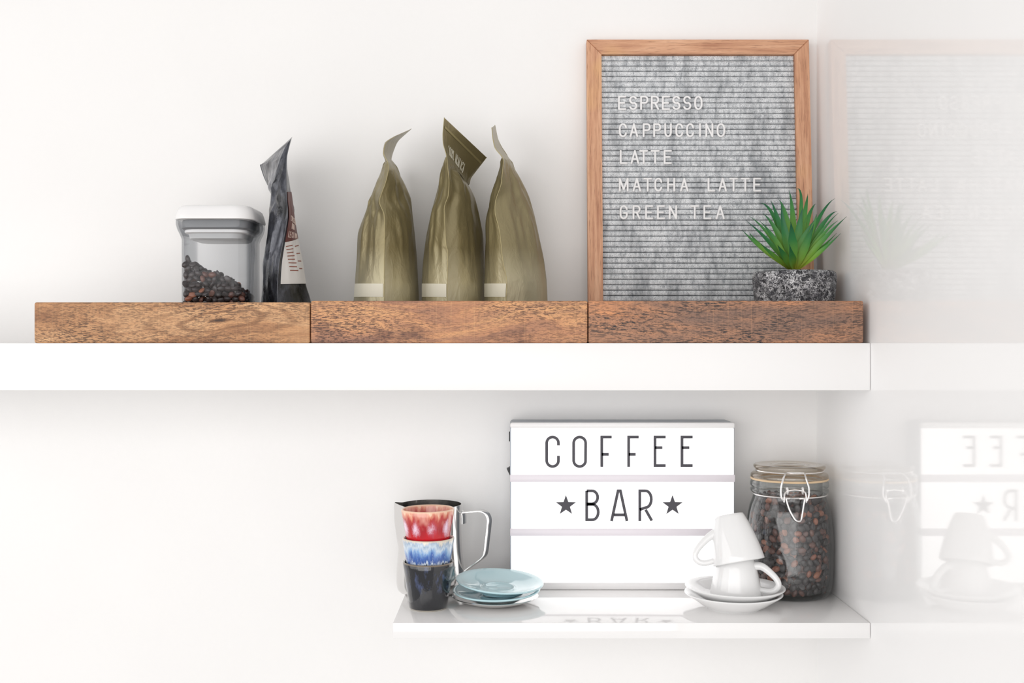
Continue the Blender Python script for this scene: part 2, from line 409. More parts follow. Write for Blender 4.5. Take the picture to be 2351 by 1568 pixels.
# beans heaped to the left
rnd = random.Random(3); hw = CW/2-.0024-.0042
def heap(x, y):                      # heap height above the shelf at local x
    u = (x+CW/2)/CW
    pts = [(0, H(588)), (.12, H(584)), (.33, H(609)), (.55, H(616)), (.78, H(636)), (1.0, H(668))]
    for (a, za), (b, zb) in zip(pts, pts[1:]):
        if u <= b: return za+(zb-za)*(u-a)/(b-a)-.0045-.10*(y+CW/2)
    return pts[-1][1]-.0045
ind, rest = [], []
dz, dx = .0064, .0082
k = 0; z = .0098
while z < .12:
    j = 0; y = -hw
    while y < hw+1e-6:
        x = -hw+(.5*dx if (k+j) % 2 else 0)
        while x < hw+1e-6:
            p = Vector((x+rnd.uniform(-.0011, .0011), y+rnd.uniform(-.0008, .0008), z+rnd.uniform(-.0012, .0012)))
            p.x = max(-hw, min(hw, p.x)); p.y = max(-hw, min(hw, p.y))
            if p.z < heap(p.x, p.y):
                front = y < -hw+.003; side = p.x > hw-.006; top = p.z > heap(p.x, p.y)-.008
                d = (0, -1, 0) if front else ((1, 0, 0) if side else (rnd.uniform(-1, 1), rnd.uniform(-1, 1), 1))
                M = Matrix.Translation(p+Vector((CXc, CYc, ZU))) @ rot_rand(rnd, d, 1.3) @ Matrix.Scale(rnd.uniform(.86, 1.04), 4)
                vis = p.z > .046 and (front or (side and p.y < .03) or (top and p.y < -.01))
                q = pick(rnd, (.86, .12))
                if not (z > .02 or front or side): pass
                elif vis: ind.append((M, q))
                elif front or side or top or y < -hw+.03: rest.append((M, q))
            x += dx
        y += .0068; j += 1
    z += dz; k += 1
print('container beans', len(ind), len(rest))
for M, q in ind[:150]: bean_obj(M, q, 'dark roasted coffee bean heaped inside the square clear container', 'coffee beans in the square container')
bean_stuff('coffee_bean_heap', rest+ind[150:], 'inner heap of dark coffee beans filling the square clear container', 'coffee beans')

# ------------------------------------------------------------------ foil coffee bags
def cat(a, b, c, d, t): return 0.5*((2*b)+(c-a)*t+(2*a-5*b+4*c-d)*t*t+(3*b-a-3*c+d)*t**3)
class Bag:
    """four corner curves (L, F, R, B) through rows of (px, py, y); sides bulge; folds add creases"""
    def __init__(s, rows, bulge, seed, amp=0.0016, org=None):
        s.rows = [[W(*p) for p in r] for r in rows]; s.bulge = bulge; s.seed = seed; s.amp = amp; s.n = len(rows)-1; s.stiff = {}
    def corners(s, v):
        x = max(0, min(s.n-1e-6, v*s.n)); i = int(x); t = x-i; g = lambda q: s.rows[max(0, min(s.n, q))]
        out = []
        for k in range(4):
            a, b, c, d = g(i-1)[k], g(i)[k], g(i+1)[k], g(i+2)[k]
            q = cat(a, b, c, d, t); lnr = b.lerp(c, t); out.append(lnr.lerp(q, .7))
        i1 = min(i+1, s.n); return out, s.bulge[i]*(1-t)+s.bulge[i1]*t
    def base(s, k, t, v):
        c, bl = s.corners(v); a, b = c[k], c[(k+1) % 4]
        ctr = (c[0]+c[1]+c[2]+c[3])/4; e = b-a
        nrm = Vector((e.y, -e.x, 0))
        if nrm.length < 1e-7: nrm = Vector((0, -1, 0))
        nrm.normalize()
        if nrm.dot((a+b)/2-ctr) < 0: nrm = -nrm
        w = math.sin(PI*t)
        if k > 1: bl *= .25
        p = a.lerp(b, t)+nrm*bl*e.length*w
        # folds: long creases running up plus a few kinks
        nz = noise.noise(Vector((t*2.4+k*7.1+s.seed, v*3.0, s.seed)))+.45*noise.noise(Vector((t*5.0+k*3.3, v*8+s.seed*2, s.seed+4)))
        fold = 1-abs(noise.noise(Vector((t*4.2+k*5+.5*math.sin(v*9+s.seed), v*2.4+s.seed, s.seed+9))))*2.6
        diag = 1-abs(noise.noise(Vector((t*2.6+v*6.0+k*5, v*4.4-t*3.4+s.seed, s.seed+19))))*2.6
        env = min(1, max(0, (v-.14)/.22))*min(1, max(.25, (.86-v)/.14))
        p = p+nrm*s.amp*s.stiff.get(k, 1.0)*min(1, w*1.5)*(nz*(.35+env)+(fold*.8+diag*.55)*env)*min(1, e.length/.03)*(0 if bl < 1e-4 else 1)
        return p, nrm
    def surf(s, k, t, v, off=0.0):
        p, n0 = s.base(k, t, v); e = 2e-3
        dt = s.base(k, min(1, t+e), v)[0]-s.base(k, max(0, t-e), v)[0]; dv = s.base(k, t, min(1, v+e))[0]-s.base(k, t, max(0, v-e))[0]
        n = dt.cross(dv)
        n = n.normalized() if n.length > 1e-12 else n0
        if n.dot(n0) < 0: n = -n
        return p+n*off
    def build(s, nt=24, nv=120):
        rings = [[s.base(k, j/nt, i/nv)[0] for k in range(4) for j in range(nt)] for i in range(nv+1)]
        return loft(rings, cap0=True, cap1=True)
    def patch(s, k, t0, t1, v0, v1, off=.0006, n=12, m=12, th=.0004):
        f = lambda o: [s.surf(k, t0+(t1-t0)*j/n, v0+(v1-v0)*i/m, o) for i in range(m+1) for j in range(n+1)]
        A, B = f(off), f(off-th); o = len(A); vs = A+B; fs = []
        q = lambda i, j: i*(n+1)+j
        for i in range(m):
            for j in range(n):
                fs += [[q(i, j), q(i, j+1), q(i+1, j+1), q(i+1, j)], [o+q(i, j), o+q(i+1, j), o+q(i+1, j+1), o+q(i, j+1)]]
        for j in range(n): fs += [[q(0, j), o+q(0, j), o+q(0, j+1), q(0, j+1)], [q(m, j), q(m, j+1), o+q(m, j+1), o+q(m, j)]]
        for i in range(m): fs += [[q(i, 0), q(i+1, 0), o+q(i+1, 0), o+q(i, 0)], [q(i, n), o+q(i, n), o+q(i+1, n), q(i+1, n)]]
        return vs, fs
    def seam(s, k, v0=0, v1=1, r=.00045, n=70):
        pts = []
        for i in range(n+1):
            c, _ = s.corners(v0+(v1-v0)*i/n); ctr = (c[0]+c[1]+c[2]+c[3])/4; d = c[k]-ctr
            pts.append(c[k]+(d.normalized()*r*.5 if d.length > 1e-6 else Vector()))
        return tube(pts, r, 6)
    def letters(s, text, fn, w, h, gap, r, off=.0006):
        """stroke letters laid on the surface; fn maps (x, y) in text space to (k, t, v)"""
        x, parts = 0.0, []
        for ch in text:
            if ch != ' ':
                for st in GLYPH[ch]: parts += [tube(q, r, 5) for q in split_sharp([s.surf(*fn(x+a*w, b*h), off) for a, b in st])]
            x += w+gap
        return join(*parts)
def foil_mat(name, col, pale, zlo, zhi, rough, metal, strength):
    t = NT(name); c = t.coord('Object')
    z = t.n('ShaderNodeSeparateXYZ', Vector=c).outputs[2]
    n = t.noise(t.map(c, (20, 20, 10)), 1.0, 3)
    fac = t.ramp(t.math('MULTIPLY_ADD', n, .02, t.math('MULTIPLY', z, 1.0)), [(zlo, strength), (zhi, 0.0)])  # paler toward the bottom: foil sheen painted into the base colour
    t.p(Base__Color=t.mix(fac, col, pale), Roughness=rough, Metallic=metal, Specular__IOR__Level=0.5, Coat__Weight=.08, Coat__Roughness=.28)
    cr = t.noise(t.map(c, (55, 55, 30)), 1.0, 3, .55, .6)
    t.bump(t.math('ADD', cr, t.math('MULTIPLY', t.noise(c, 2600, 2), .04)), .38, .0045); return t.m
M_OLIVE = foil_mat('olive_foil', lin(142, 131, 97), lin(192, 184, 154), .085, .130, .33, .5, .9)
M_OLIVE_D = plain('olive_seam', lin(164, 152, 112), .4, .4)
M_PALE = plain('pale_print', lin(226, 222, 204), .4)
M_SILV = plain('silver_print', lin(205, 200, 180), .35, .3)
yF, yS, yB = .072, .125, .205
def rows_of(L, F, R, back=6):
    """three silhouette lists [(px, py)...] sharing py rows -> rows with depth"""
    return [[(l[0], l[1], yS), (f_[0], f_[1], yF+.006*i/len(F)), (r[0], r[1], yS+.015), ((l[0]+r[0])/2+back, (l[1]+r[1])/2, yB)] for i, (l, f_, r) in enumerate(zip(L, F, R))]
def make_bag(name, rows, bulge, seed, label, mat, seam_mat, group, amp=.0024, band=None, stiff=None):
    B = Bag(rows, bulge, seed, amp); B.stiff = stiff or {}; c = sum((p for p in B.rows[0]), Vector())/4
    loc = (c.x, c.y, ZU); r = thing(name, label, 'coffee bag', loc, group=group)
    for q in B.rows[0]: q.z = ZU
    v, f = B.build(); mesh('pouch', v, f, mat, r, sharp=55, org=loc)
    for k in (1, 3):
        v, f = B.seam(k); mesh('seam', v, f, seam_mat, r, org=loc)
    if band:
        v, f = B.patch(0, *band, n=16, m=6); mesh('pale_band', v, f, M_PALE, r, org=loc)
    return B, r, loc
G = 'olive foil coffee bags'
PY = [787, 690, 645, 590, 535, 490, 455, 420, 390]
r1 = rows_of([(803, 787), (812, 690), (815, 645), (819, 590), (822, 535), (838, 490), (851, 455), (867, 420), (879, 390)],
             [(882, 787), (882, 690), (882, 645), (882, 590), (883, 535), (882, 492), (871, 462), (885, 420), (892, 390)],
             [(966, 787), (962, 690), (960, 645), (957, 590), (952, 535), (947, 490), (943, 455), (928, 420), (911, 390)])
r1 += [[(884, 370, .100), (890, 372, .085), (899, 366, .16), (896, 366, .165)],
       [(879, 352, .090), (881, 353, .084), (908, 336, .17), (906, 335, .172)],
       [(884, 327, .095), (886, 328, .09), (917, 321, .18), (916, 320, .181)],
       [(905, 313, .12), (906, 314, .119), (944, 297, .185), (944, 296, .186)]]
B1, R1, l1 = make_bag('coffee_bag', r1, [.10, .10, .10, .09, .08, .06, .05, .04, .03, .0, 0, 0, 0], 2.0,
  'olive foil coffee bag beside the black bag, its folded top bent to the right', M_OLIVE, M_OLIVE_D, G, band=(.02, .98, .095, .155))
r2 = rows_of([(964, 787), (968.5, 690), (969, 645), (971, 600), (979, 540), (989, 494), (999, 455), (1008, 420), (1019, 385)],
             [(1028, 787), (1027, 690), (1027, 645), (1028, 578), (1024, 560), (1020, 479), (1029, 450), (1031, 415), (1028, 385)],
             [(1116, 787), (1112, 690), (1112, 645), (1111, 590), (1109, 540), (1100, 494), (1090, 455), (1074, 428), (1052, 402)], back=14)
r2 += [[(1024, 358, .10), (1026, 360, .085), (1072, 424, .16), (1074, 425, .17)],
       [(1017, 330, .098), (1018, 331, .090), (1080, 408, .162), (1081, 408, .166)],
       [(1016.5, 306, .098), (1017, 306.5, .094), (1096, 388, .165), (1096, 388, .167)],
       [(1020, 270, .098), (1020.3, 270.5, .097), (1116.5, 361, .165), (1117, 361, .166)]]
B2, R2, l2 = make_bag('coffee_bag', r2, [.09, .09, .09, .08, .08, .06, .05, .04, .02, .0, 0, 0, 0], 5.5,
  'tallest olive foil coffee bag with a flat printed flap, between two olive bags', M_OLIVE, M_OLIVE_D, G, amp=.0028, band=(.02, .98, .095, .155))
nb = B2.n
# words on the flap: text x runs along the flap (t), text y up the flap (v)
def flap(x, y): return (1, .16+x*.62, (9.55+1.75*y)/nb)
v, f = B2.letters('100% ARABICA', flap, .05, .52, .026, .00042)
mesh('print', v, f, M_SILV, R2, org=l2)
v, f = B2.patch(1, .02, .98, (nb-.62)/nb, (nb-.50)/nb, off=.0008, m=3); mesh('seal_line', v, f, M_OLIVE_D, R2, org=l2)
r3 = rows_of([(1108, 787), (1112, 690), (1112, 645), (1113, 597), (1116, 540), (1122, 494), (1133, 450), (1145, 412), (1153, 386)],
             [(1163, 787), (1162, 690), (1164, 645), (1155, 600), (1147, 530), (1137, 490), (1138, 460), (1150, 425), (1154, 390)],
             [(1260, 787), (1257, 690), (1255, 645), (1249, 597), (1237, 540), (1227, 494), (1214, 450), (1196, 412), (1180, 386)])
r3 += [[(1152, 362, .10), (1155, 364, .085), (1168, 362, .16), (1166, 360, .165)],
       [(1136, 340, .09), (1138, 342, .085), (1153, 340, .17), (1152, 338, .173)],
       [(1130.5, 318, .09), (1131.5, 319, .086), (1144, 320, .178), (1143, 319, .180)],
       [(1128.5, 293, .09), (1129, 293.5, .088), (1136.5, 288, .175), (1136.2, 287.5, .176)]]
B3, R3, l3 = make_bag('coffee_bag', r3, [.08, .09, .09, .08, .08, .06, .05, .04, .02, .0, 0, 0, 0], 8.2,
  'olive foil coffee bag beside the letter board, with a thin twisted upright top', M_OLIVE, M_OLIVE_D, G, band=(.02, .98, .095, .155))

# black bag with a label
def black_mat():
    t = NT('black_foil'); c = t.coord('Object')
    n = t.noise(t.map(c, (34, 34, 22), (1, 5, 2)), 1.0, 4, .6)
    n2 = t.noise(t.map(c, (70, 70, 26), (4, 1, 2)), 1.0, 3, .6)
    t.p(Base__Color=t.ramp(n, [(.40, lin(26, 27, 31)), (.54, lin(70, 72, 80)), (.66, lin(104, 106, 114))]), Roughness=t.ramp(n2, [(.4, .16), (.6, .38)]), Metallic=.35, Coat__Weight=.3, Coat__Roughness=.1)
    t.bump(t.noise(t.map(c, (90, 90, 40)), 1.0, 4), .5, .003); return t.m
r4 = [[(598, 787, .13), (639, 787, .078), (722, 787, .12), (668, 787, .205)],
      [(600, 694, .13), (638, 694, .078), (714, 694, .12), (662, 694, .205)],
      [(602, 668, .13), (637, 657, .078), (703, 656, .12), (660, 660, .205)],
      [(606, 610, .13), (641, 604, .078), (695, 606, .12), (655, 606, .205)],
      [(612, 555, .13), (649, 560, .080), (684, 550, .125), (652, 550, .205)],
      [(617, 505, .13), (660, 497, .085), (676, 505, .13), (650, 505, .20)],
      [(621, 461, .125), (658, 455, .09), (670, 456, .135), (643, 458, .195)],
      [(626, 425, .115), (657, 420, .095), (664.5, 420, .14), (619, 432, .19)],
      [(634, 395, .110), (657, 390, .10), (660, 390, .14), (606, 405, .185)],
      [(645, 362, .108), (658.5, 358, .106), (659.5, 357, .138), (598, 380, .18)],
      [(655, 338, .112), (667, 320, .114), (671, 314, .136), (600, 378, .178)]]
B4, R4, l4 = make_bag('coffee_bag', r4, [.07, .08, .08, .07, .05, .04, .02, .02, .01, 0, 0], 11.0,
  'crumpled glossy black coffee bag with a white and brown label, beside the clear container', black_mat(), plain('dark_seam', lin(96, 98, 104), .35, .4), None, amp=.0034, stiff={1: .16})
lb = 1/B4.n
v, f = B4.patch(1, .08, .99, 2.1*lb, 4.05*lb, off=.0009, n=24, m=40); wl = mesh('white_label', v, f, plain('label_white', lin(226, 224, 222), .45), R4, org=l4)
v, f = B4.patch(1, .08, .99, 4.05*lb, 6.4*lb, off=.0009, n=24, m=40); bl = mesh('brown_label', v, f, plain('label_brown', lin(104, 62, 60), .45), R4, org=l4)
M_PRB = plain('label_print_brown', lin(150, 96, 84), .5)
for (txt, vv, t0, w) in (('DESSERT', 4.86, .26, .062), ('INN', 4.56, .30, .066), ('LECTION', 4.24, .18, .068)):
    v, f = B4.letters(txt, lambda x, y: (1, t0+x, (vv+y-.25*x)*lb), w, .22, .028, .00032, off=.0011)
    mesh('print', v, f, plain('label_print_cream', lin(220, 200, 190), .5), bl, org=l4)
for i in range(8):
    vv = 3.85-.16*i
    for t0, t1 in (((.14+.03*i, .46+.03*i),) if i % 2 else ((.14+.03*i, .44+.03*i), (.60+.02*i, .88))):
        v, f = B4.patch(1, t0, min(t1, .97), (vv-.18*t0)*lb, (vv-.18*t0+.045)*lb, off=.0011, n=8, m=2, th=.0003); mesh('print', v, f, M_PRB, wl, org=l4)

# ------------------------------------------------------------------ letter board
TH = math.atan2(.0334, .417); BW, BH, BT = .3055, .4185, .0155
BX = W(1611.7, 787, .1816).x; BY = .1816
board = thing('letter_board', 'grey felt letter board in an oak frame listing white coffee drinks', 'letter board', (BX, BY, ZU), (-TH, 0, 0))
def on_board(px, py):
    dx, dz_ = (px-CX)/(K*CD), -(py-CY)/(K*CD)
    z = (dz_*(CD+BY)-ZU)/(math.cos(TH)-dz_*math.sin(TH)); t = CD+BY+z*math.sin(TH)
    return t*dx-BX, z
def oak(name, ax):
    t = NT(name); c = t.coord('Object')
    sc = (9, 60, 160) if ax == 'x' else (160, 60, 9)
    n = t.noise(t.map(c, sc), 1.0, 5, .65); n2 = t.noise(t.map(c, tuple(q*4.5 for q in sc)), 1.0, 3, .6); n3 = t.noise(c, 11, 2)
    col = t.ramp(n, [(.3, lin(170, 118, 92)), (.5, lin(206, 156, 124)), (.68, lin(222, 176, 144))])
    col = t.mix(t.ramp(n2, [(.33, .65), (.45, 0.0)]), col, lin(140, 96, 74))
    col = t.mix(t.ramp(n3, [(.58, 0.0), (.72, .5)]), col, lin(224, 178, 122))
    t.p(Base__Color=col, Roughness=.5, Specular__IOR__Level=.3); t.bump(n2, .15, .0003); return t.m
OAKX, OAKZ = oak('oak_across', 'x'), oak('oak_upright', 'z')
fw = .0203
def rail(c4, mat):
    """mitred rail from 4 (x, z) corners"""
    n = [Vector((x, 0, z)) for x, z in c4]; ctr = sum(n, Vector())/4
    ins = [p+(ctr-p).normalized()*.0011 for p in n]
    fr = [Vector((p.x, .0, p.z)) for p in ins]; md = [Vector((p.x, .0010, p.z)) for p in n]; bk = [Vector((p.x, BT, p.z)) for p in n]
    v, f = loft([fr, md, bk], cap0=True, cap1=True)
    mesh('frame_rail', v, f, mat, board, smooth=False)
g = .00012
rail([(-BW/2, BH), (BW/2, BH), (BW/2-fw, BH-fw), (-BW/2+fw, BH-fw)], OAKX)
rail([(-BW/2, 0), (BW/2, 0), (BW/2-fw, fw), (-BW/2+fw, fw)], OAKX)
rail([(-BW/2, g), (-BW/2, BH-g), (-BW/2+fw-g, BH-fw-g), (-BW/2+fw-g, fw+g)], OAKZ)
rail([(BW/2, g), (BW/2, BH-g), (BW/2-fw+g, BH-fw-g), (BW/2-fw+g, fw+g)], OAKZ)
t = NT('grey_felt'); c = t.coord('World')
na = t.noise(t.map(c, (230, 230, 90)), 1.0, 4, .7); nb_ = t.noise(c, 1500, 3, .7); nc = t.noise(t.map(c, (60, 60, 16)), 1.0, 3, .6)
col = t.ramp(na, [(.30, lin(158, 162, 167)), (.44, lin(208, 211, 214)), (.58, lin(232, 234, 236))])
col = t.mix(t.ramp(nb_, [(.36, .8), (.50, 0.0)]), col, lin(58, 60, 68))
col = t.mix(t.ramp(nc, [(.36, .45), (.52, 0.0)]), col, lin(118, 122, 127))
t.p(Base__Color=col, Roughness=.95, Specular__IOR__Level=.1); t.bump(nb_, .5, .0006)
M_FELT = t.m
mesh('back_panel', *box(-BW/2+fw, BW/2-fw, .0095, BT-.001, fw, BH-fw), plain('board_backing', lin(52, 54, 60), .9), board, smooth=False)
ns = 51; pitch = (BH-2*fw)/ns; hh = pitch/2
prof = [(.0095, -hh+.0003), (.0072, -hh+.00035), (.0058, -hh+.0008), (.0052, -hh+.0017), (.0051, 0), (.0052, hh-.0017), (.0058, hh-.0008), (.0072, hh-.00035), (.0095, hh-.0003)]
xs = [-BW/2+fw+.0002, BW/2-fw-.0002]
v, f = loft([[Vector((x, y, z)) for y, z in prof] for x in xs], closed=False)
strip_o = mesh('felt_strip', v, f, M_FELT, board, sharp=60); strip_o.location.z = fw+pitch*.5
for i in range(1, ns):
    o = strip_o.copy(); COL.objects.link(o); o.parent = board; o.location.z = fw+pitch*(i+.5)
M_LETTER = plain('white_letter_plastic', (.86, .85, .85, 1), .35)
z3 = lambda q: 1310+q/3.7325
rows = [
 ('ESPRESSO', [(z3(q), z3(q+73)) for q in (408, 502, 598, 690, 785, 873, 966, 1062)], 218, 251.3),
 ('CAPPUCCINO', [(z3(a), z3(b)) for a, b in ((415, 487), (507, 583), (620, 690), (710, 780), (805, 872), (900, 970), (993, 1063), (1103, 1122), (1158, 1228), (1255, 1330))], 281.3, 314),
 ('LATTE', [(z3(a), z3(b)) for a, b in ((423, 492), (515, 592), (590, 668), (688, 767), (800, 872))], 342.8, 375.6),
 ('MATCHALATTE', [(z3(a), z3(b)) for a, b in ((415, 500), (532, 608), (625, 702), (720, 790), (830, 900), (940, 1015), (1177, 1245), (1270, 1345), (1362, 1440), (1463, 1541), (1569, 1640))], 406.5, 439.2),
 ('GREENTEA', [(1400+a/5.8775, 1400+b/5.8775) for a, b in ((135, 248), (310, 420), (480, 592), (640, 752), (800, 915), (1090, 1215), (1268, 1380), (1435, 1560))], 469.8, 502.8),
]
sr = 2.35
for text, spans, ya, yb in rows:
    for ch, (xa, xb) in zip(text, spans):
        parts = []
        for st in GLYPH[ch]:
            pts = []
            for a, b in st:
                x, z = on_board(xa+sr+a*(xb-xa-2*sr) if ch != 'I' else (xa+xb)/2, yb-sr-b*(yb-ya-2*sr))
                pts.append(Vector((x, .0034, z)))
            parts += [tube(q, .00140, 8) for q in split_sharp(pts)]
        v, f = join(*parts); mesh('letter', v, f, M_LETTER, board)

# ------------------------------------------------------------------ potted succulent
PYc = .118; pc = W(1823.5, 690, PYc); PX = pc.x; zr = W(0, 624, PYc).z-ZU
pot_root = thing('potted_plant', 'green spiky succulent in a dark grey pot with white veins', 'potted plant', (PX, PYc, ZU))
t = NT('veined_stone'); c = t.coord('Object')
wn = t.noise(c, 60, 4, .7, out=1)
wv = t.n('ShaderNodeVectorMath', _operation='MULTIPLY_ADD'); t.set(wv.inputs[0], wn); wv.inputs[1].default_value = (.022, .022, .022); t.set(wv.inputs[2], c)
def veins(vec, sc, lo, hi, rot):
    m = t.map(vec, (1, 1, 1.7), rot=rot); a = t.noise(m, sc, 3, .6)
    return t.ramp(t.math('ABSOLUTE', t.math('SUBTRACT', a, .5)), [(lo, 1.0), (hi, 0.0)])
vv = t.math('MAXIMUM', veins(wv.outputs[0], 64, .005, .020, (.3, .2, .5)), veins(wv.outputs[0], 130, .008, .034, (1.1, .6, .2)))
pat = t.ramp(t.noise(c, 70, 3, .6), [(.36, .15), (.60, 1.0)])
vm = t.math('MULTIPLY', vv, pat)
base = t.ramp(t.noise(c, 150, 4, .7), [(.38, lin(34, 34, 38)), (.56, lin(66, 66, 71)), (.72, lin(118, 118, 124))])
t.p(Base__Color=t.mix(vm, base, lin(232, 232, 234)), Roughness=.75); t.bump(t.noise(c, 300, 4), .3, .001)
M_POT = t.m
R = .0527
prof = [(0, .0), (.034, 0), (.038, .002), (.044, .020), (.0485, .045), (.0515, .065), (R, .080), (R, zr-.006), (R-.0012, zr-.002), (R-.004, zr), (R-.008, zr-.001), (R-.009, zr-.006), (R-.010, zr-.014), (0, zr-.014)]
mesh('pot', *lathe(prof, 64), M_POT, pot_root, sharp=60)
mesh('soil', *lathe([(0, zr-.013), (R-.0105, zr-.0125), (R-.02, zr-.008), (0, zr-.006)], 32), plain('dark_soil', lin(50, 42, 36), .95), pot_root)
def leaf_mat():
    t = NT('succulent_leaf'); u = t.n('ShaderNodeUVMap').outputs[0]
    y = t.n('ShaderNodeSeparateXYZ', Vector=u).outputs[1]
    r = t.n('ShaderNodeObjectInfo').outputs['Random']
    a = t.ramp(y, [(.0, lin(150, 152, 48)), (.22, lin(98, 146, 56)), (.50, lin(44, 116, 62)), (.85, lin(24, 84, 60)), (1.0, lin(22, 58, 50))])
    b = t.ramp(y, [(.0, lin(158, 158, 52)), (.30, lin(132, 172, 60)), (.60, lin(76, 140, 62)), (.92, lin(40, 100, 62)), (1.0, lin(26, 66, 52))])
    t.p(Base__Color=t.mix(r, a, b), Roughness=.45, Specular__IOR__Level=.35, Subsurface__Weight=0.0)
    t.bump(t.noise(t.coord('Object'), 900, 2), .08, .0004); return t.m
M_LEAF = leaf_mat()
ZPX = lambda zx, zy: (1700+zx/5.8077, 430+zy/5.8077)
leaves = [((25, 565), (250, 790), 78, -.030), ((120, 595), (265, 775), 60, -.018), ((275, 750), (400, 880), 78, -.042), ((68, 440), (370, 720), 74, .0),
 ((112, 380), (380, 640), 60, .02), ((258, 450), (450, 690), 78, -.012), ((290, 345), (480, 590), 84, .012), ((255, 210), (460, 420), 74, .034),
 ((403, 170), (515, 480), 84, .024), ((505, 160), (615, 440), 90, .020), ((540, 220), (592, 600), 112, .0), ((645, 35), (698, 400), 84, .030),
 ((735, 30), (812, 230), 56, .040), ((900, 85), (850, 400), 88, .030), ((830, 270), (782, 560), 108, -.005), ((1005, 220), (890, 460), 84, .024),
 ((1010, 355), (955, 570), 74, -.010), ((1260, 150), (1040, 430), 64, .020), ((1290, 325), (1090, 510), 76, -.010), ((1305, 345), (1080, 600), 54, -.022),
 ((1300, 445), (1080, 660), 64, -.030), ((1415, 390), (1120, 690), 88, -.046), ((1280, 610), (1080, 815), 54, -.034), ((1335, 615), (1080, 850), 78, -.044),
 ((670, 460), (690, 700), 128, -.030), ((655, 760), (682, 940), 124, -.046), ((985, 440), (830, 720), 116, -.020), ((980, 480), (890, 740), 116, -.030), ((500, 770), (560, 900), 118, -.038)]
for i, (tip, mid, wz, dy) in enumerate(leaves):
    sp = K*CD/(CD+PYc); wd_ = wz/5.8077/sp/2
    bx = 715+(mid[0]-715)*.10
    p0 = W(*ZPX(bx, 1105), PYc+dy*.12); p2 = W(*ZPX(*tip), PYc+dy); pm = W(*ZPX(*mid), PYc+dy*.62)
    o0 = Vector((PX, PYc, ZU)); n = 16; rings = []; uv = []
    ctl = 2*pm-.5*p0-.5*p2
    view = (Vector((0, -CD, 0))-pm).normalized()
    out = Vector((pm.x-PX, pm.y-PYc, 0))
    face = (view*.8+Vector((0, 0, .35))-out*6.0).normalized()
    for k in range(n+1):
        t_ = k/n; P = (1-t_)**2*p0+2*t_*(1-t_)*ctl+t_*t_*p2; T = (2*(1-t_)*(ctl-p0)+2*t_*(p2-ctl)).normalized()
        side = T.cross(face).normalized(); nr = side.cross(T).normalized()
        w = wd_*(.42+.58*math.sin(PI*min(1, t_/.40)/2)) if t_ < .40 else wd_*max(.035, (1-((t_-.40)/.60)**1.15)**1.25)
        th = max(.00035, .0014*(1-t_)); cup = w*.30
        rings.append([P-side*w+nr*cup-o0, P-side*w*.5+nr*cup*.3-o0, P-o0, P+side*w*.5+nr*cup*.3-o0, P+side*w+nr*cup-o0,
                      P+side*w*.5+nr*(cup*.3-th)-o0, P-nr*th*1.3-o0, P-side*w*.5+nr*(cup*.3-th)-o0])
    v, f = loft(rings, cap0=True, cap1=True)
    o = mesh('leaf', v, f, M_LEAF, pot_root, sharp=70)
    ul = o.data.uv_layers.new(name='UVMap')
    for lp in o.data.loops: ul.data[lp.index].uv = (0.5, (lp.vertex_index//8)/n)

# ------------------------------------------------------------------ light box sign
LY = .174; l0, l1_ = W(1171, 970, LY), W(1688, 1354, LY); LX = (l0.x+l1_.x)/2
sign = thing('light_box', 'lit white cinema light box sign reading coffee bar between two stars', 'light box', (LX, LY, ZL))
def lz(py): return W(0, py, LY).z-ZL
def lx(px): return W(px, 0, LY).x-LX
hwid = (l1_.x-l0.x)/2; top = l0.z-ZL; depth = YB-LY-.0012
t = NT('lit_panel'); t.p(Base__Color=(.8, .8, .8, 1), Roughness=.3, Emission__Color=(1, .99, .99, 1), Emission__Strength=1.05); M_LIT = t.m
M_BOXG = plain('box_grey', lin(150, 156, 164), .4)
t = NT('rail_translucent'); t.p(Base__Color=lin(214, 208, 214), Roughness=.3, Emission__Color=(1, .97, 1, 1), Emission__Strength=.10); M_RAIL = t.m
t = NT('clear_card'); M_CARD = clear('clear_card', (.985, .985, .985, 1), (.8, .8, .8, 1), f0=.02, rough=.15)
M_INK = plain('ink_grey', lin(62, 60, 68), .45)
out_ = [(x, z+top/2) for x, z in rrect(2*hwid, top, .004, 5)]
v, f = extrude2d(out_, .0065, depth); mesh('housing', v, f, M_BOXG, sign, sharp=30)
def bar(y0, y1, mat, name, yf=.0, bev=.0012, hx=hwid):
    v, f = box(-hx, hx, yf, .0075, lz(y1), lz(y0), bev, 2); mesh(name, v, f, mat, sign, sharp=30)
bar(970, 984, M_WHITEP, 'top_trim', bev=.0030); bar(1338, 1353.9, M_WHITEP, 'bottom_trim', bev=.0015)
bar(1090, 1107, M_RAIL, 'card_rail'); bar(1214, 1231, M_RAIL, 'card_rail')
for a, b in ((984.2, 1089.8), (1107.2, 1213.8), (1231.2, 1337.8)):
    v, f = box(-hwid+.0014, hwid-.0014, .0030, .0064, lz(b), lz(a)); mesh('light_panel', v, f, M_LIT, sign, smooth=False)
def stad(hgt, w, gap=None):
    r = w/2
    return arc(r, hgt-r, r, r, 0, 180, 16)+arc(r, r, r, r, 180, 360, 16)
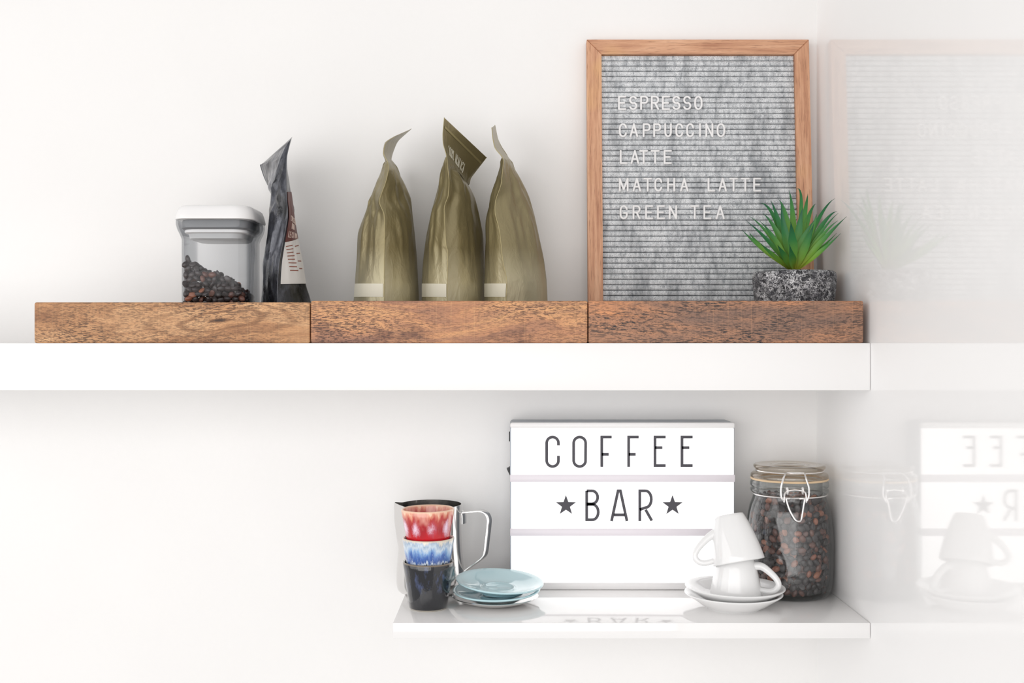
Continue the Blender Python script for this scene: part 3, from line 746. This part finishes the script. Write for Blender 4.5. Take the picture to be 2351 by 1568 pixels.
def glyph2(ch, w, h):
    """light box letters: strokes as (points, closed) in px"""
    if ch == 'O': return [(stad(h, w), True)]
    if ch == 'C':
        r = w/2; return [([(w, h*.715)]+arc(r, h-r, r, r, 0, 180, 16)+arc(r, r, r, r, 180, 360, 16)+[(w, h*.365)], False)]
    if ch == 'F': return [([(w, h), (0, h), (0, -3)], False), ([(0, h*.395), (w*.70, h*.395)], False)]
    if ch == 'E': return [([(w+1, h), (0, h), (0, 0), (w+1, 0)], False), ([(0, h*.63), (w*.72, h*.63)], False)]
    if ch == 'B': return [([(0, h), (w*.45, h)]+arc(w*.45, h*.775, w*.5, h*.225, 90, -90, 12)+[(0, h*.55)], False), ([(0, h*.53), (w*.5, h*.53)]+arc(w*.5, h*.265, w*.5, h*.265, 90, -90, 12)+[(0, 0), (0, h)], False)]
    if ch == 'R': return [([(0, -3), (0, h), (w*.5, h)]+arc(w*.5, h*.71, w*.5, h*.29, 90, -90, 12)+[(0, h*.35)], False), ([(w*.5, h*.35), (w*1.04, -2)], False)]
    if ch == 'A': return [([(-1, -3), (w*.42, h), (w*.58, h), (w+1, -3)], False), ([(w*.13, h*.17), (w*.87, h*.17)], False)]
pxm = 1/(K*CD/(CD+LY))
def letter_card(ch, xa, xb, ya, yb, card):
    cx0, cx1, r0, r1 = card
    v, f = box(lx(cx0), lx(cx1), .0022, .0028, lz(r1), lz(r0)); co = mesh('letter_card', v, f, M_CARD, sign, smooth=False)
    sw = 6.4
    if ch == '*':
        cx, cz = lx((xa+xb)/2), lz(ya+24.0); rad = 24.2*pxm
        pts = [(cx+(rad if i % 2 == 0 else rad*.40)*math.sin(i*PI/5), cz+(rad if i % 2 == 0 else rad*.40)*math.cos(i*PI/5)) for i in range(10)]
        v, f = extrude2d(pts, .0016, .0021)
    else:
        parts = []
        for st, cl in glyph2(ch, xb-xa-sw, yb-ya-sw):
            P = [(lx(xa+sw/2)+x*pxm, lz(yb-sw/2)+z*pxm) for x, z in st]
            if cl: P = P[:-1]
            parts.append(ribbon(P, sw*pxm, .0016, .0021, cl))
        v, f = join(*parts)
    mesh('printed_star' if ch == '*' else 'printed_letter', v, f, M_INK, co, smooth=False)
cards = [1237, 1299, 1361, 1423.5, 1485, 1547, 1608.5]
for i, (ch, xa, xb) in enumerate((('C', 1252, 1285.5), ('O', 1314, 1348), ('F', 1378.6, 1408), ('F', 1440.5, 1470), ('E', 1501, 1531), ('E', 1563, 1593))):
    letter_card(ch, xa, xb, 1000.5, 1074.5 if ch in 'CO' else 1072.5, (cards[i]+.3, cards[i+1]-.3, 984.6, 1089.4))
cards = [1269, 1330.5, 1391.5, 1452, 1514, 1576]
for i, (ch, xa, xb) in enumerate((('*', 1277, 1322), ('B', 1344, 1377), ('A', 1402, 1442), ('R', 1466, 1499), ('*', 1522, 1567))):
    letter_card(ch, xa, xb, 1137 if ch == '*' else 1124, 1181 if ch == '*' else 1197, (cards[i]+.3, cards[i+1]-.3, 1107.6, 1213.4))
v, f = box(-hwid-.0016, -hwid+.001, .022, .034, lz(1017), lz(995), .0007); mesh('power_switch', v, f, M_BLACKP, sign)
sk = [W(1175, 1069, .2)-Vector((LX, 0, ZL)), W(1163.5, 1075, .2)-Vector((LX, 0, ZL)), W(1167, 1083, .2)-Vector((LX, 0, ZL)), W(1172, 1093, .2)-Vector((LX, 0, ZL))]
v, f = extrude2d([(p.x, p.z) for p in sk], .020, .032); mesh('battery_latch', v, f, M_BLACKP, sign, smooth=False)

# ------------------------------------------------------------------ steel milk pitcher
YP = .168; sp = K*CD/(CD+YP); pcx = W(988, 0, YP).x
pit = thing('milk_pitcher', 'polished stainless steel milk pitcher with strap handle, behind the cup stack', 'pitcher', (pcx, YP, ZL))
ph = W(0, 1157, YP).z-ZL
def pr(z):
    u = z/ph; pts = [(0, .0400), (.03, .0436), (.08, .0452), (.16, .0452), (.30, .0445), (.48, .0425), (.60, .0418), (.80, .0416), (1, .0420)]
    for (a, ra), (b, rb) in zip(pts, pts[1:]):
        if u <= b: q = (u-a)/(b-a); return ra+(rb-ra)*q
    return pts[-1][1]
nn = 96; zs = [0, .0006, .003, .006, .012, .02, .03, .04, .05, .056, .062, .068, .075, .082, .09, .097, .104, .11, ph-.003, ph]
def pring(z, inset=0):
    out = []
    for j in range(nn):
        a = 2*PI*j/nn; r = pr(z)-inset
        d = abs((a-PI+PI) % (2*PI)-PI); u = max(0, (z/ph-.50)/.50)
        r += .0062*math.exp(-(d/.20)**2)*min(1, u*1.7)**.8-.0012*math.exp(-((d-.48)/.16)**2)*u
        zz = z+(.0022*math.exp(-(d/.22)**2) if z > ph-.001 else 0)
        out.append(Vector((r*math.cos(a), r*math.sin(a), zz)))
    return out
rings = [pring(0, .003)]+[pring(z) for z in zs[1:]]+[pring(z, .0009) for z in zs[::-1][:-1]]+[pring(.0014, .004)]
v, f = loft(rings, cap0=True, cap1=True); mesh('body', v, f, M_STEEL, pit, sharp=50)
hp = [W(*q, YP)-Vector((pcx, YP, ZL)) for q in ((1062, 1176), (1068, 1176), (1088, 1174), (1105, 1173), (1117, 1178), (1123, 1190), (1123, 1205), (1119, 1240), (1115.5, 1268), (1110, 1279), (1095, 1291), (1078, 1303), (1067, 1312))]
v, f = strap(smooth_path(hp, 5), .0058, .0010); mesh('handle', v, f, M_SATIN, pit, sharp=40)
hp = [W(*q, YP)-Vector((pcx, YP, ZL)) for q in ((1059.5, 1173), (1064, 1177), (1065.5, 1186), (1065.5, 1202))]
v, f = strap(smooth_path(hp, 4), .0058, .0009); mesh('handle_clip', v, f, M_SATIN, pit, sharp=40)

# ------------------------------------------------------------------ three stacked tumblers
YC = .0744; ccx = W(983.5, 0, YC).x
def cup_prof(R1=.0321, R0=.0238, h=.0586, th=.0027):
    return [(0, .0012), (R0-.005, .0012), (R0-.004, .0), (R0-.0015, 0), (R0, .0016), (R0+(R1-R0)*.28, h*.30), (R0+(R1-R0)*.62, h*.62), (R0+(R1-R0)*.88, h*.85), (R1, h-.0015), (R1-.0005, h-.0004), (R1-.0013, h), (R1-.0023, h-.0005), (R1-th, h-.002),
            (R0+(R1-R0)*.62-th, h*.62), (R0+(R1-R0)*.28-th, h*.30), (R0-th-.001, .0075), (R0-.008, .005), (0, .005)]
def zfrac(t, h=.0586): return t.math('DIVIDE', t.n('ShaderNodeSeparateXYZ', Vector=t.coord('Object')).outputs[2], h)
def glaze_red():
    t = NT('glaze_red'); c = t.coord('Object'); z = zfrac(t)
    st = t.noise(t.map(c, (170, 170, 26)), 1.0, 4, .62); fine = t.noise(t.map(c, (900, 900, 420)), 1.0, 3, .75); big = t.noise(t.map(c, (70, 70, 30)), 1.0, 2)
    z2 = t.math('ADD', z, t.math('MULTIPLY_ADD', st, .55, -.275))
    col = t.ramp(z2, [(.44, lin(200, 30, 42)), (.62, lin(170, 34, 44)), (.82, lin(190, 66, 62)), (.94, lin(232, 158, 132)), (1.0, lin(246, 206, 178))])
    col = t.mix(t.math('MULTIPLY', t.ramp(big, [(.52, 0.0), (.66, .7)]), t.ramp(z, [(.5, 0.0), (.75, 1.0)])), col, lin(236, 176, 160))
    sx = t.n('ShaderNodeSeparateXYZ', Vector=c)
    ang = t.math('MULTIPLY', t.math('ARCTAN2', sx.outputs[1], sx.outputs[0]), 9/(2*PI))
    u = t.math('DIVIDE', t.math('SUBTRACT', t.math('FRACT', t.math('ADD', ang, t.math('MULTIPLY_ADD', big, .5, .45))), .5), .36)
    q = t.math('DIVIDE', t.math('SUBTRACT', t.math('ADD', z, t.math('MULTIPLY_ADD', st, .24, -.12)), .62), .20)
    d = t.math('SQRT', t.math('ADD', t.math('MULTIPLY', u, u), t.math('MULTIPLY', q, q)))
    spot = t.math('ADD', t.math('ADD', d, t.math('MULTIPLY_ADD', fine, 1.1, -.55)), t.math('MULTIPLY_ADD', t.noise(t.map(c, (42, 42, 8), (2, 7, 1)), 1.0, 1), 1.6, -.72))
    col = t.mix(t.ramp(d, [(.4, .75), (1.3, 0.0)]), col, lin(196, 84, 104))
    col = t.mix(t.ramp(spot, [(.10, 1.0), (.95, 0.0)]), col, lin(246, 222, 240))
    col = t.mix(t.ramp(z, [(.955, 0.0), (.985, .9)]), col, lin(244, 204, 176))
    t.p(Base__Color=col, Roughness=.12, Coat__Weight=.2, Coat__Roughness=.03); t.bump(st, .2, .001); return t.m
def glaze_blue():
    t = NT('glaze_blue'); c = t.coord('Object'); z = zfrac(t)
    st = t.noise(t.map(c, (210, 210, 26)), 1.0, 4, .65); fine = t.noise(t.map(c, (900, 900, 90)), 1.0, 3, .7); big = t.noise(t.map(c, (70, 70, 20)), 1.0, 2)
    z2 = t.math('ADD', t.math('ADD', z, t.math('MULTIPLY_ADD', st, .42, -.21)), t.math('MULTIPLY_ADD', big, .30, -.15))
    col = t.ramp(z2, [(.46, lin(24, 40, 70)), (.50, lin(214, 226, 240)), (.545, lin(58, 92, 160)), (.64, lin(70, 108, 182)), (.74, lin(134, 172, 218)), (.84, lin(206, 220, 232)), (.93, lin(160, 182, 206)), (1.0, lin(228, 220, 206))])
    col = t.mix(t.ramp(fine, [(.56, 0.0), (.72, .5)]), col, lin(222, 230, 240)); col = t.mix(t.ramp(fine, [(.30, .45), (.42, 0.0)]), col, lin(40, 58, 104))
    col = t.mix(t.ramp(z, [(.955, 0.0), (.985, .85)]), col, lin(220, 206, 186))
    t.p(Base__Color=col, Roughness=.12, Coat__Weight=.6, Coat__Roughness=.03); t.bump(st, .2, .001); return t.m
def glaze_black():
    t = NT('glaze_black'); c = t.coord('Object'); z = zfrac(t)
    st = t.noise(t.map(c, (95, 95, 40)), 1.0, 4, .6)
    zm = t.ramp(z, [(.36, 0.0), (.52, 1.0)])
    col = t.mix(t.math('MULTIPLY', t.ramp(st, [(.52, 0.0), (.70, .8)]), zm), lin(30, 31, 36), lin(84, 98, 138))
    col = t.mix(t.ramp(z, [(.962, 0.0), (.985, .8)]), col, lin(140, 124, 104)); col = t.mix(t.ramp(z, [(.02, 1.0), (.035, 0.0)]), col, lin(190, 184, 172))
    t.p(Base__Color=col, Roughness=.08, Coat__Weight=.7, Coat__Roughness=.03); t.bump(st, .35, .0022); return t.m
for nm, z0, m, lab, Rt, tl in (
    ('tumbler', ZL, glaze_black(), 'black glazed ceramic tumbler at the bottom of the stack of three', .0321, (0, 0, .4)),
    ('tumbler', ZL+.0297, glaze_blue(), 'blue and white streaked ceramic tumbler in the middle of the stack', .0324, (0, 0, 1.9)),
    ('tumbler', ZL+.0655, glaze_red(), 'red glazed ceramic tumbler with pale spots on top of the stack', .0333, (0, .012, 3.0))):
    o = mesh(nm, *lathe(cup_prof(Rt), 72), m, sharp=60)
    tag(o, lab, 'cup', 'stacked glazed tumblers', loc=(ccx, YC, z0)); o.rotation_euler = tl

# ------------------------------------------------------------------ saucers
def saucer_prof(R, h, foot, th=.0030, well=.018):
    o = [(0, .0016), (foot-.003, .0016), (foot-.002, 0), (foot, 0), (foot+.001, .0018), (foot+(R-foot)*.35, h*.30), (foot+(R-foot)*.75, h*.70), (R-.0012, h-.0022), (R, h-.0010), (R-.0004, h), (R-.0016, h+.0002)]
    i = [(foot+(R-foot)*.75-.001, h*.70+th*.75), (foot+(R-foot)*.35, h*.30+th), (foot-.004, .0016+th*1.05), (well+.0022, .0016+th), (well+.0010, .0016+th+.0011), (well, .0016+th+.0011), (well-.0012, .0016+th*.75), (0, .0016+th*.7)]
    return o+i
M_SKY = plain('pale_blue_glaze', lin(196, 226, 232), .09, coat=.6, Coat__Roughness=.03)
M_PORC = plain('white_porcelain', (.84, .84, .84, 1), .10, coat=.5, Coat__Roughness=.03)
YS = .098; sx = W(1140, 0, YS).x
o = mesh('metal_saucer', *lathe([(0, 0), (.026, 0), (.034, .0016), (.046, .0060), (.0543, .0094), (.0550, .0102), (.0543, .0108), (.046, .0074), (.034, .0030), (.026, .0014), (0, .0014)], 72), M_STEEL)
tag(o, 'polished metal saucer under the two pale blue saucers', 'saucer', loc=(W(1137, 0, YS).x, YS, ZL))
o = mesh('saucer', *lathe(saucer_prof(.0556, .0135, .029), 80), M_SKY, sharp=60)
tag(o, 'lower pale blue ceramic saucer lying on the metal one', 'saucer', 'pale blue saucers', loc=(W(1140.5, 0, YS).x, YS, ZL+.0052)); o.rotation_euler = (.035, -.028, .3)
o = mesh('saucer', *lathe(saucer_prof(.0558, .0135, .029), 80), M_SKY, sharp=60)
tag(o, 'upper pale blue ceramic saucer tilted on top of the saucer pile', 'saucer', 'pale blue saucers', loc=(W(1146, 0, YS).x, YS, ZL+.0160)); o.rotation_euler = (.075, -.047, 1.3)
YW = .075; wx = W(1685, 0, YW).x
o = mesh('saucer', *lathe(saucer_prof(.0607, .0195, .033), 80), M_PORC, sharp=60)
tag(o, 'lower white porcelain saucer of the two under the white cups', 'saucer', 'white saucers', loc=(W(1684, 0, YW).x, YW, ZL))
o = mesh('saucer', *lathe(saucer_prof(.0618, .0195, .033), 80), M_PORC, sharp=60)
tag(o, 'upper white porcelain saucer directly under the upturned white cup', 'saucer', 'white saucers', loc=(W(1687, 0, YW).x, YW, ZL+.0078)); o.rotation_euler = (0, .012, 0)

# ------------------------------------------------------------------ white espresso cups (both upside down)
def espresso(label, loc, rot, handle_dir, lift=0.0):
    """local z = 0 is the rim, the foot is up"""
    r = thing('espresso_cup', label, 'cup', loc, rot, 'white espresso cups')
    h = .0595; th = .0030
    o = [(.0312, 0), (.0322, .0006), (.0324, .0016), (.0314, .009), (.0292, .021), (.0262, .034), (.0228, .046), (.0192, .0555), (.0178, h-.0006), (.0168, h), (.0146, h), (.0138, h-.0012), (0, h-.0012)]
    i = [(0, h-.006), (.0145, h-.0065), (.0168, h-.010), (.0205, .044), (.0236, .033), (.0264, .0205), (.0285, .009), (.0294, .0016), (.0300, .0005), (.0312, 0)]
    mesh('body', *lathe(i+o[1:], 72), M_PORC, r, sharp=60)
    hp = [(.0208, .0405), (.0315, .0358), (.0425, .0285), (.0500, .0208), (.0520, .0142), (.0480, .0082), (.0400, .0060), (.0282, .0072)]
    hp = [(handle_dir*x, 0, z+lift*(0 if i == 0 else 1)) for i, (x, z) in enumerate(hp)]
    P = smooth_path(hp, 6)
    v, f = tube(P, .004, 14, flat=((.0056, .0037), .0050, (0, 1, 0))); mesh('handle', v, f, M_PORC, r, sharp=60)
    return r
lc = W(1690, 0, YW)
espresso('upside down white espresso cup resting in the saucer, handle on the right', (lc.x, YW, ZL+.0128), (0, 0, -.38), 1, .005)
p = W(1694, 1289, YW)
espresso('white espresso cup tilted on top of the other cup, handle on the left', (p.x, YW-.006, p.z), (-.24, -.165, 0), -1)

# ------------------------------------------------------------------ jar of coffee beans with wire clip
YJ = .152; jx = XR-.0572-.0006; sj = K*CD/(CD+YJ)
jar = thing('glass_jar', 'glass jar full of coffee beans with a wire clip lid, in the corner', 'jar', (jx, YJ, ZL))
jo = [(0, .0025), (.040, .0020), (.0455, .0), (.0490, .0012), (.0525, .0055), (.0548, .014), (.0560, .032), (.0565, .060), (.0563, .075), (.0552, .092), (.0535, .106), (.0508, .118), (.0478, .126), (.0466, .131), (.0470, .1332),
      (.0498, .1345), (.0507, .1366), (.0500, .1388), (.0480, .1400), (.0480, .1408), (.0500, .1418), (.0509, .1442), (.0504, .1476), (.0492, .1498), (.0484, .1506), (.0440, .1506)]
ji = [(.0425, .1480), (.0424, .131), (.0440, .125), (.0472, .117), (.0500, .105), (.0518, .091), (.0529, .075), (.0531, .060), (.0526, .032), (.0514, .016), (.049, .009), (.044, .0062), (0, .0060)]
v, f = lathe(jo+ji, 96); mesh('body', v, f, M_JAR, jar, sharp=60)
v, f = lathe([(.0430, .1508), (.0498, .1508), (.0506, .1520), (.0498, .1532), (.0430, .1532), (.0430, .1508)], 72); mesh('rubber_seal', v, f, M_RUBBER, jar)
ld = [(0, .1500), (.040, .1500), (.0418, .1534), (.0496, .1534), (.0504, .1552), (.0496, .1582), (.0470, .1602), (.0434, .1612), (.0428, .1632), (.0440, .1648), (.0460, .1658), (.0466, .1680), (.0460, .1700), (.0440, .1708), (.0400, .1702), (.0330, .1692), (.0200, .1690), (.0190, .1700), (0, .1700)]
v, f = lathe(ld, 80); lid_o = mesh('lid', v, f, M_LIDG, jar, sharp=60)
def ringwire(r, z, w, name, par):
    v, f = tube([(r*math.cos(2*PI*i/72), r*math.sin(2*PI*i/72), z) for i in range(72)], w, 8, closed=True); mesh(name, v, f, M_WIRE, par)
ringwire(.0440, .1628, .0010, 'lid_wire', jar); ringwire(.0480, .1322, .0010, 'neck_wire', jar)
z4 = lambda zx, zy: (1720+zx/8.71, 1040+zy/8.71)
def wire(pts, r, name, k=5):
    P = []
    for zx, zy, dy in pts: P.append(W(*z4(zx, zy), YJ-.0500-dy)-Vector((jx, YJ, ZL)))
    v, f = tube(smooth_path(P, k), r, 8); mesh(name, v, f, M_WIRE, jar)
wire([(690, 950, .006), (650, 890, .006), (637, 800, .006), (640, 690, .006), (668, 570, .005), (700, 470, .002), (735, 410, -.004), (790, 398, -.006), (930, 398, -.006), (1060, 398, -.006), (1105, 415, -.004), (1135, 510, .002), (1180, 640, .005), (1198, 720, .006), (1195, 850, .006), (1160, 950, .006)], .00115, 'bail_loop')
wire([(812, 908, .005), (770, 912, .006), (742, 930, .0065), (800, 1120, .0065), (870, 1260, .0070), (930, 1345, .0075), (985, 1368, .0075), (1030, 1350, .0075), (1055, 1270, .0070), (1085, 1080, .0065), (1108, 935, .006), (1070, 912, .006), (1015, 915, .005)], .00115, 'clip_lever')
wire([(700, 980, .006), (703, 900, .006), (715, 810, .004), (760, 765, .001), (860, 745, .0005), (940, 740, .0005), (1060, 760, .001), (1120, 790, .004), (1140, 860, .006), (1142, 985, .006)], .00105, 'hinge_wire')
for zx in (755, 1062):
    P = []
    for i in range(22):
        a = 2*PI*i/7.0; c0 = W(*z4(zx-8+i*1.4, 755), YJ-.0505)-Vector((jx, YJ, ZL)); P.append(c0+Vector((0, .0022*math.cos(a), .0042*math.sin(a))))
    v, f = tube(P, .0007, 6); mesh('wire_coil', v, f, M_WIRE, jar)
# beans: the shell seen through the front is single beans, the rest fills the inside
def jr(z):
    pts = [(q[1], q[0]) for q in ji[::-1][1:]]
    for (a, ra), (b, rb) in zip(pts, pts[1:]):
        if z <= b: return ra+(rb-ra)*(z-a)/(b-a) if z > a else ra
    return .0424
rnd = random.Random(11); ind, rest = [], []
for sh, (ins, dzz, dth) in enumerate(((.0041, .0076, .0094), (.0105, .0080, .0100), (.0170, .0085, .0110))):
    z = .0112; k = 0
    while z < .1285:
        Rz = jr(z)-ins; n = int(2*PI*Rz/dth); 
        for j in range(n):
            a = 2*PI*(j+(.5 if k % 2 else 0))/n+rnd.uniform(-.028, .028); zz = z+rnd.uniform(-.0016, .0016); r = jr(zz)-ins-abs(rnd.gauss(0, .0009))
            d = Vector((math.cos(a), math.sin(a), 0))
            M = Matrix.Translation(Vector((jx, YJ, ZL+zz))+d*r) @ rot_rand(rnd, d, 1.0) @ Matrix.Scale(rnd.uniform(.90, 1.14), 4)
            q = pick(rnd, (.60, .26))
            front = d.y < -.12
            (ind if (sh == 0 and front) else rest).append((M, q))
        z += dzz; k += 1
for r_ in (.004, .013, .022, .031):                     # top layer of the fill
    for j in range(max(1, int(2*PI*r_/.010))):
        a = 2*PI*j/max(1, int(2*PI*r_/.010))+r_*90
        rest.append((Matrix.Translation((jx+r_*math.cos(a), YJ+r_*math.sin(a), ZL+.127)) @ rot_rand(rnd, (0, 0, 1)), pick(rnd, (.6, .26))))
print('jar beans', len(ind), len(rest))
for M, q in ind: bean_obj(M, q, 'roasted coffee bean behind the glass of the clip-lid jar', 'coffee beans in the clip-lid jar')
bean_stuff('coffee_bean_fill', rest, 'mixed brown coffee beans filling the inside of the clip-lid jar', 'coffee beans')
